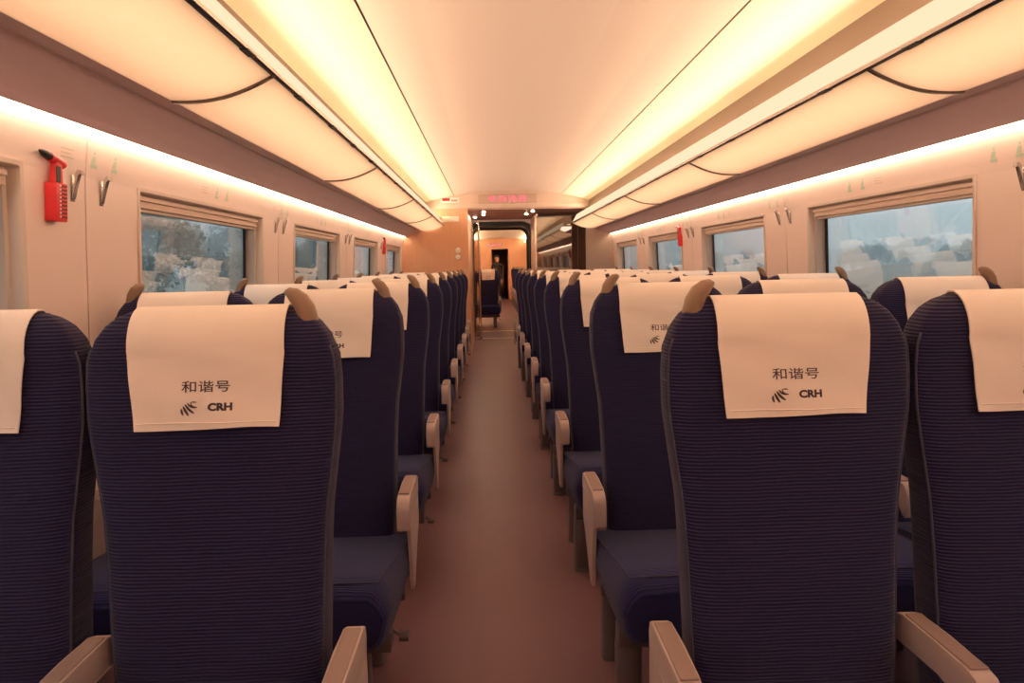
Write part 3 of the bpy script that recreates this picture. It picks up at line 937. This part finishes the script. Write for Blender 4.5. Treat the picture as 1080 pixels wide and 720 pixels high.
# ------------------------------------------------------------------ the standing person far down the next car
def skin(name, verts, edges, rad, m, parent=None, root=0, sub=2):
    me = bpy.data.meshes.new(name); me.from_pydata(verts, edges, [])
    o = link(name, me, m, parent)
    md = o.modifiers.new('skin', 'SKIN'); md.use_smooth_shade = True
    for i, r_ in enumerate(rad):
        sv = me.skin_vertices[0].data[i]; sv.radius = (r_, r_) if not isinstance(r_, tuple) else r_; sv.use_root = (i == root)
    s = o.modifiers.new('sub', 'SUBSURF'); s.levels = sub; s.render_levels = sub
    bpy.context.view_layer.update()
    ev = o.evaluated_get(bpy.context.evaluated_depsgraph_get())
    nm = bpy.data.meshes.new_from_object(ev); nm.materials.clear(); nm.materials.append(m)
    o.modifiers.clear(); o.data = nm
    for p in nm.polygons: p.use_smooth = True
    return o
# body: pelvis root, one continuous figure in dark uniform, walking towards us
Vb = [(0, 0, .92), (0, .01, 1.05), (0, .01, 1.22), (0, .015, 1.36), (0, .005, 1.44), (0, -.01, 1.50), (0, -.015, 1.585), (0, -.01, 1.65),
      (.09, 0, .88), (.10, -.03, .50), (.10, .02, .09), (.105, -.10, .03),
      (-.09, 0, .88), (-.10, .06, .50), (-.10, .16, .10), (-.105, .06, .03),
      (.165, .01, 1.37), (.205, .03, 1.10), (.20, -.05, .87), (.20, -.07, .80),
      (-.165, .01, 1.37), (-.205, -.01, 1.10), (-.19, -.10, .88), (-.19, -.13, .81)]
Eb = [(0, 1), (1, 2), (2, 3), (3, 4), (4, 5), (5, 6), (6, 7), (0, 8), (8, 9), (9, 10), (10, 11), (0, 12), (12, 13), (13, 14), (14, 15), (3, 16), (16, 17), (17, 18), (18, 19), (3, 20), (20, 21), (21, 22), (22, 23)]
Rb = [(.135, .10), (.12, .095), (.135, .105), (.12, .09), .055, .05, .085, .07, .08, .058, .04, .04, .08, .058, .04, .04, .055, .042, .034, .03, .055, .042, .034, .03]
p = empty('person', (.27, 25.6, 0), 'person in dark uniform walking up the aisle of the next car', 'person')
body = skin('body', Vb, Eb, Rb, M['dark'], p)
# face and hands get skin colour by material slot
body.data.materials.append(M['skin'])
for f in body.data.polygons:
    c = f.center
    if c.z > 1.46 or (abs(c.x) > .12 and .62 < c.z < .84): f.material_index = 1
for s in (-1, 1):
    hx, hy, hz = s*.195, (-.07 if s > 0 else -.13), .80
    for q, (dy, ln) in enumerate(((-.030, .062), (-.011, .072), (.009, .068), (.028, .054))):
        skin('finger', [(hx, hy+dy*.7, hz), (hx, hy+dy, hz-.03-ln*.4), (hx-s*.008, hy+dy-.008, hz-.03-ln)], [(0, 1), (1, 2)], [.010, .009, .007], M['skin'], body, 0, 1)
    skin('thumb', [(hx, hy-.02, hz+.02), (hx-s*.01, hy-.05, hz-.02), (hx-s*.012, hy-.055, hz-.05)], [(0, 1), (1, 2)], [.011, .010, .008], M['skin'], body, 0, 1)
bm = bmesh.new(); bmesh.ops.create_uvsphere(bm, u_segments=24, v_segments=16, radius=1)
for v in bm.verts:
    v.co = Vector((v.co.x*.088, v.co.y*.105+.012, v.co.z*.095+1.635))
    if v.co.y < -.045 and v.co.z < 1.66: v.co.y = -.035
build('hair', bm, M['hair'], p, True)
bm = bmesh.new(); bmesh.ops.create_cone(bm, cap_ends=True, segments=8, radius1=.016, radius2=.006, depth=.04, matrix=Matrix.Translation((0, -.105, 1.585)) @ Matrix.Rotation(.4, 4, 'X'))
build('nose', bm, M['skin'], p, True)
for s in (-1, 1):
    bm = bmesh.new(); bmesh.ops.create_uvsphere(bm, u_segments=10, v_segments=8, radius=.011, matrix=Matrix.Translation((s*.032, -.092, 1.605)))
    build('eye', bm, M['hair'], p, True)
    bm = bmesh.new(); bmesh.ops.create_uvsphere(bm, u_segments=10, v_segments=8, radius=.022, matrix=Matrix.Translation((s*.088, .0, 1.595)) @ Matrix.Diagonal((.4, .7, 1.2, 1)))
    build('ear', bm, M['skin'], p, True)
bm = bmesh.new(); box(bm, -.022, .022, -.100, -.088, 1.548, 1.557, .003); build('mouth', bm, M['red'], p, True)

# ------------------------------------------------------------------ the country outside
GZ = -1.7
bm = bmesh.new(); N = 60
bmesh.ops.create_grid(bm, x_segments=N, y_segments=N, size=400, matrix=Matrix.Translation((0, 60, 0)))
for v in bm.verts:
    v.co.z = GZ+.8*math.sin(v.co.x*.031+1)*math.cos(v.co.y*.027)*min(1, abs(v.co.x)/60)
tag(build('ground', bm, M['grassm'], None, True), kind='structure')
# far rise
bm = bmesh.new(); rings = []
ys = [-120+8*k for k in range(60)]
for j, (x, h) in enumerate(((120, 0), (150, .55), (180, 1), (230, .9), (300, 0))):
    rings.append([(x, y, GZ-1+h*(8.5+2.2*math.sin(y*.021)+1.1*math.sin(y*.06+j))) for y in ys])
R = [[bm.verts.new(p_) for p_ in r_] for r_ in rings]
for a, b_ in zip(R, R[1:]):
    for k in range(len(ys)-1): bm.faces.new((a[k], a[k+1], b_[k+1], b_[k]))
tag(build('hill_1', bm, M['hillm'], None, True), kind='structure')
# bare earth mounds near the line
for i, (x, y, rx, ry, h) in enumerate([(42, 62, 9, 16, 2.6), (30, 22, 8, 10, 1.5)]):
    bm = bmesh.new(); bmesh.ops.create_uvsphere(bm, u_segments=40, v_segments=16, radius=1)
    for v in bm.verts: v.co = Vector((x+v.co.x*rx, y+v.co.y*ry, GZ-.3+max(v.co.z, -.1)*h*(1+.15*math.sin(v.co.x*5+v.co.y*7))))
    o = build('hill_%d' % (2+i), bm, M['soil'], None, True); tag(o, kind='structure')

def tree_meshes(seed, h, w_, m_leaf):
    rnd = random.Random(seed)
    bm = bmesh.new(); clumps = []
    for k in range(22):
        a = rnd.uniform(0, 2*PI); rr = w_*.5*math.sqrt(rnd.random()); z = h*(.30+.60*rnd.random()); q_ = (1-.55*abs(z/h-.55)/.45)
        clumps.append((Vector((rr*q_*math.cos(a), rr*q_*math.sin(a), z)), w_*rnd.uniform(.14, .24)))
    for k in range(2600):
        c, R_ = rnd.choice(clumps)
        d = Vector((rnd.gauss(0, 1), rnd.gauss(0, 1), rnd.gauss(0, 1))).normalized()
        p_ = c+d*R_*rnd.uniform(.55, 1.08)
        n_ = (d+Vector((rnd.gauss(0, .6), rnd.gauss(0, .6), rnd.gauss(0, .6)))).normalized()
        t_ = n_.orthogonal().normalized(); b_ = n_.cross(t_); sz = rnd.uniform(.10, .22)
        vs = [bm.verts.new(p_+t_*sz*x+b_*sz*.6*y) for x, y in ((-1, 0), (0, -1), (1, 0), (0, 1))]
        bm.faces.new(vs)
    c_ = bpy.data.meshes.new('crown'); bm.to_mesh(c_); bm.free(); c_.materials.append(m_leaf)
    bm = bmesh.new(); tube(bm, [(0, 0, -.2), (.03*w_, 0, h*.3), (-.02*w_, .02*w_, h*.6)], [h*.028, h*.02, h*.01], 8)
    t_ = bpy.data.meshes.new('trunk'); bm.to_mesh(t_); bm.free(); t_.materials.append(M['bark'])
    return c_, t_
TM = [tree_meshes(1, 6, 5, M['leafd']), tree_meshes(2, 5, 5.5, M['leafb']), tree_meshes(3, 7.5, 5, M['leafd'])]
def tree(x, y, s, k, label, group):
    t = empty('tree', (x, y, GZ+(-.1)), label, 'tree', group, rz=random.uniform(0, 6))
    t.scale = (s, s, s)
    link('crown', TM[k][0], None, t); link('trunk', TM[k][1], None, t)
# wooded bank close by on the two-seat side
k = 0
for row, (x0, n_, dy) in enumerate(((-16, 12, 7.0), (-27, 12, 8.0))):
    for i in range(n_):
        if i in ((1, 2, 6), (1, 5, 9))[row]: continue
        y = 1.5+3.0*row+i*dy; x = x0-.05*y
        tree(x, y, .86+.12*((i*7) % 3)/2+.35*row, (i+row) % 3, 'dark green tree on the wooded bank outside the two-seat side windows', 'trees outside the two-seat side'); k += 1
# scattered trees and distant copses on the three-seat side
for i in range(26):
    for r_ in range(2):
        y = 10+i*8.4+4*r_; x = 62+r_*14+3*math.sin(i*2.1+r_)
        if (i*5+r_*3) % 7 == 4: continue
        if abs(y-150) < 11: continue
        tree(x, y, .62+.32*((i*3+r_) % 4)/3, (i+r_) % 3, 'hazy distant tree in the fields outside the three-seat side windows', 'trees outside the three-seat side')
def house(x, y, w_, d, h, rz, label):
    t = empty('house', (x, y, GZ-.2 if x < 100 else 2.2), label, 'house', None, rz)
    bm = bmesh.new(); box(bm, -w_/2, w_/2, -d/2, d/2, 0, h); build('walls', bm, M['render'], t)
    bm = bmesh.new(); prism(bm, [(-w_/2-.3, h), (w_/2+.3, h), (w_/2+.3, h+.15), (0, h+1.6), (-w_/2-.3, h+.15)], 'y', -d/2-.3, d/2+.3); build('roof', bm, M['tile'], t)
    for k in range(3):
        bm = bmesh.new(); box(bm, -w_/2-.04, -w_/2+.02, -d/2+d*(k+.5)/3-.5, -d/2+d*(k+.5)/3+.5, h*.45, h*.8); build('window', bm, M['gang'], t)
house(150, 234, 7, 11, 4.2, .2, 'white house among trees outside the nearest three-seat side window')
house(70, 150, 7, 10, 4, -.2, 'white house far off outside the second three-seat side window')

# damp haze lying over the fields on the three-seat side
bm = bmesh.new(); box(bm, 14, 130, -40, 260, GZ-4, 12)
hz = bpy.data.materials.new('haze'); hz.use_nodes = True
nt = hz.node_tree; nt.nodes.remove(nt.nodes['Principled BSDF'])
vs_ = nt.nodes.new('ShaderNodeVolumeScatter'); vs_.inputs['Color'].default_value = (.97, .98, 1, 1); vs_.inputs['Density'].default_value = .009
nt.links.new(vs_.outputs[0], nt.nodes['Material Output'].inputs['Volume'])
bm2 = bmesh.new(); box(bm2, -70, -9, -25, 110, GZ-4, 14)
hz2 = hz.copy(); hz2.name = 'haze_bank'; hz2.node_tree.nodes['Volume Scatter'].inputs['Density'].default_value = .016
tag(build('haze', bm2, hz2), 'pale haze between the dark trees outside the two-seat side windows', 'haze', None, 'stuff')
o = build('haze', bm, hz); tag(o, 'pale haze over the fields outside the three-seat side windows', 'haze', None, 'stuff')

# ------------------------------------------------------------------ sky
w = bpy.data.worlds.new('sky'); S.world = w; w.use_nodes = True
nt = w.node_tree; bg = nt.nodes['Background']
tc = nt.nodes.new('ShaderNodeTexCoord'); sp = nt.nodes.new('ShaderNodeSeparateXYZ'); nt.links.new(tc.outputs['Generated'], sp.inputs[0])
cr = nt.nodes.new('ShaderNodeValToRGB'); nt.links.new(sp.outputs[2], cr.inputs[0])
cr.color_ramp.elements[0].position = 0; cr.color_ramp.elements[0].color = (.80, .84, .88, 1)
cr.color_ramp.elements[1].position = .5; cr.color_ramp.elements[1].color = (.66, .75, .86, 1)
nt.links.new(cr.outputs[0], bg.inputs['Color']); bg.inputs['Strength'].default_value = 1.2

S.view_settings.view_transform = 'Standard'; S.view_settings.look = 'None'
S.view_settings.exposure = .38; S.cycles.volume_bounces = 3; S.view_settings.gamma = 1; S.view_settings.use_curve_mapping = False
S.cycles.max_bounces = 10; S.cycles.diffuse_bounces = 6; S.cycles.glossy_bounces = 4; S.cycles.transparent_max_bounces = 12
S.cycles.caustics_reflective = False; S.cycles.caustics_refractive = False
S.cycles.use_denoising = True
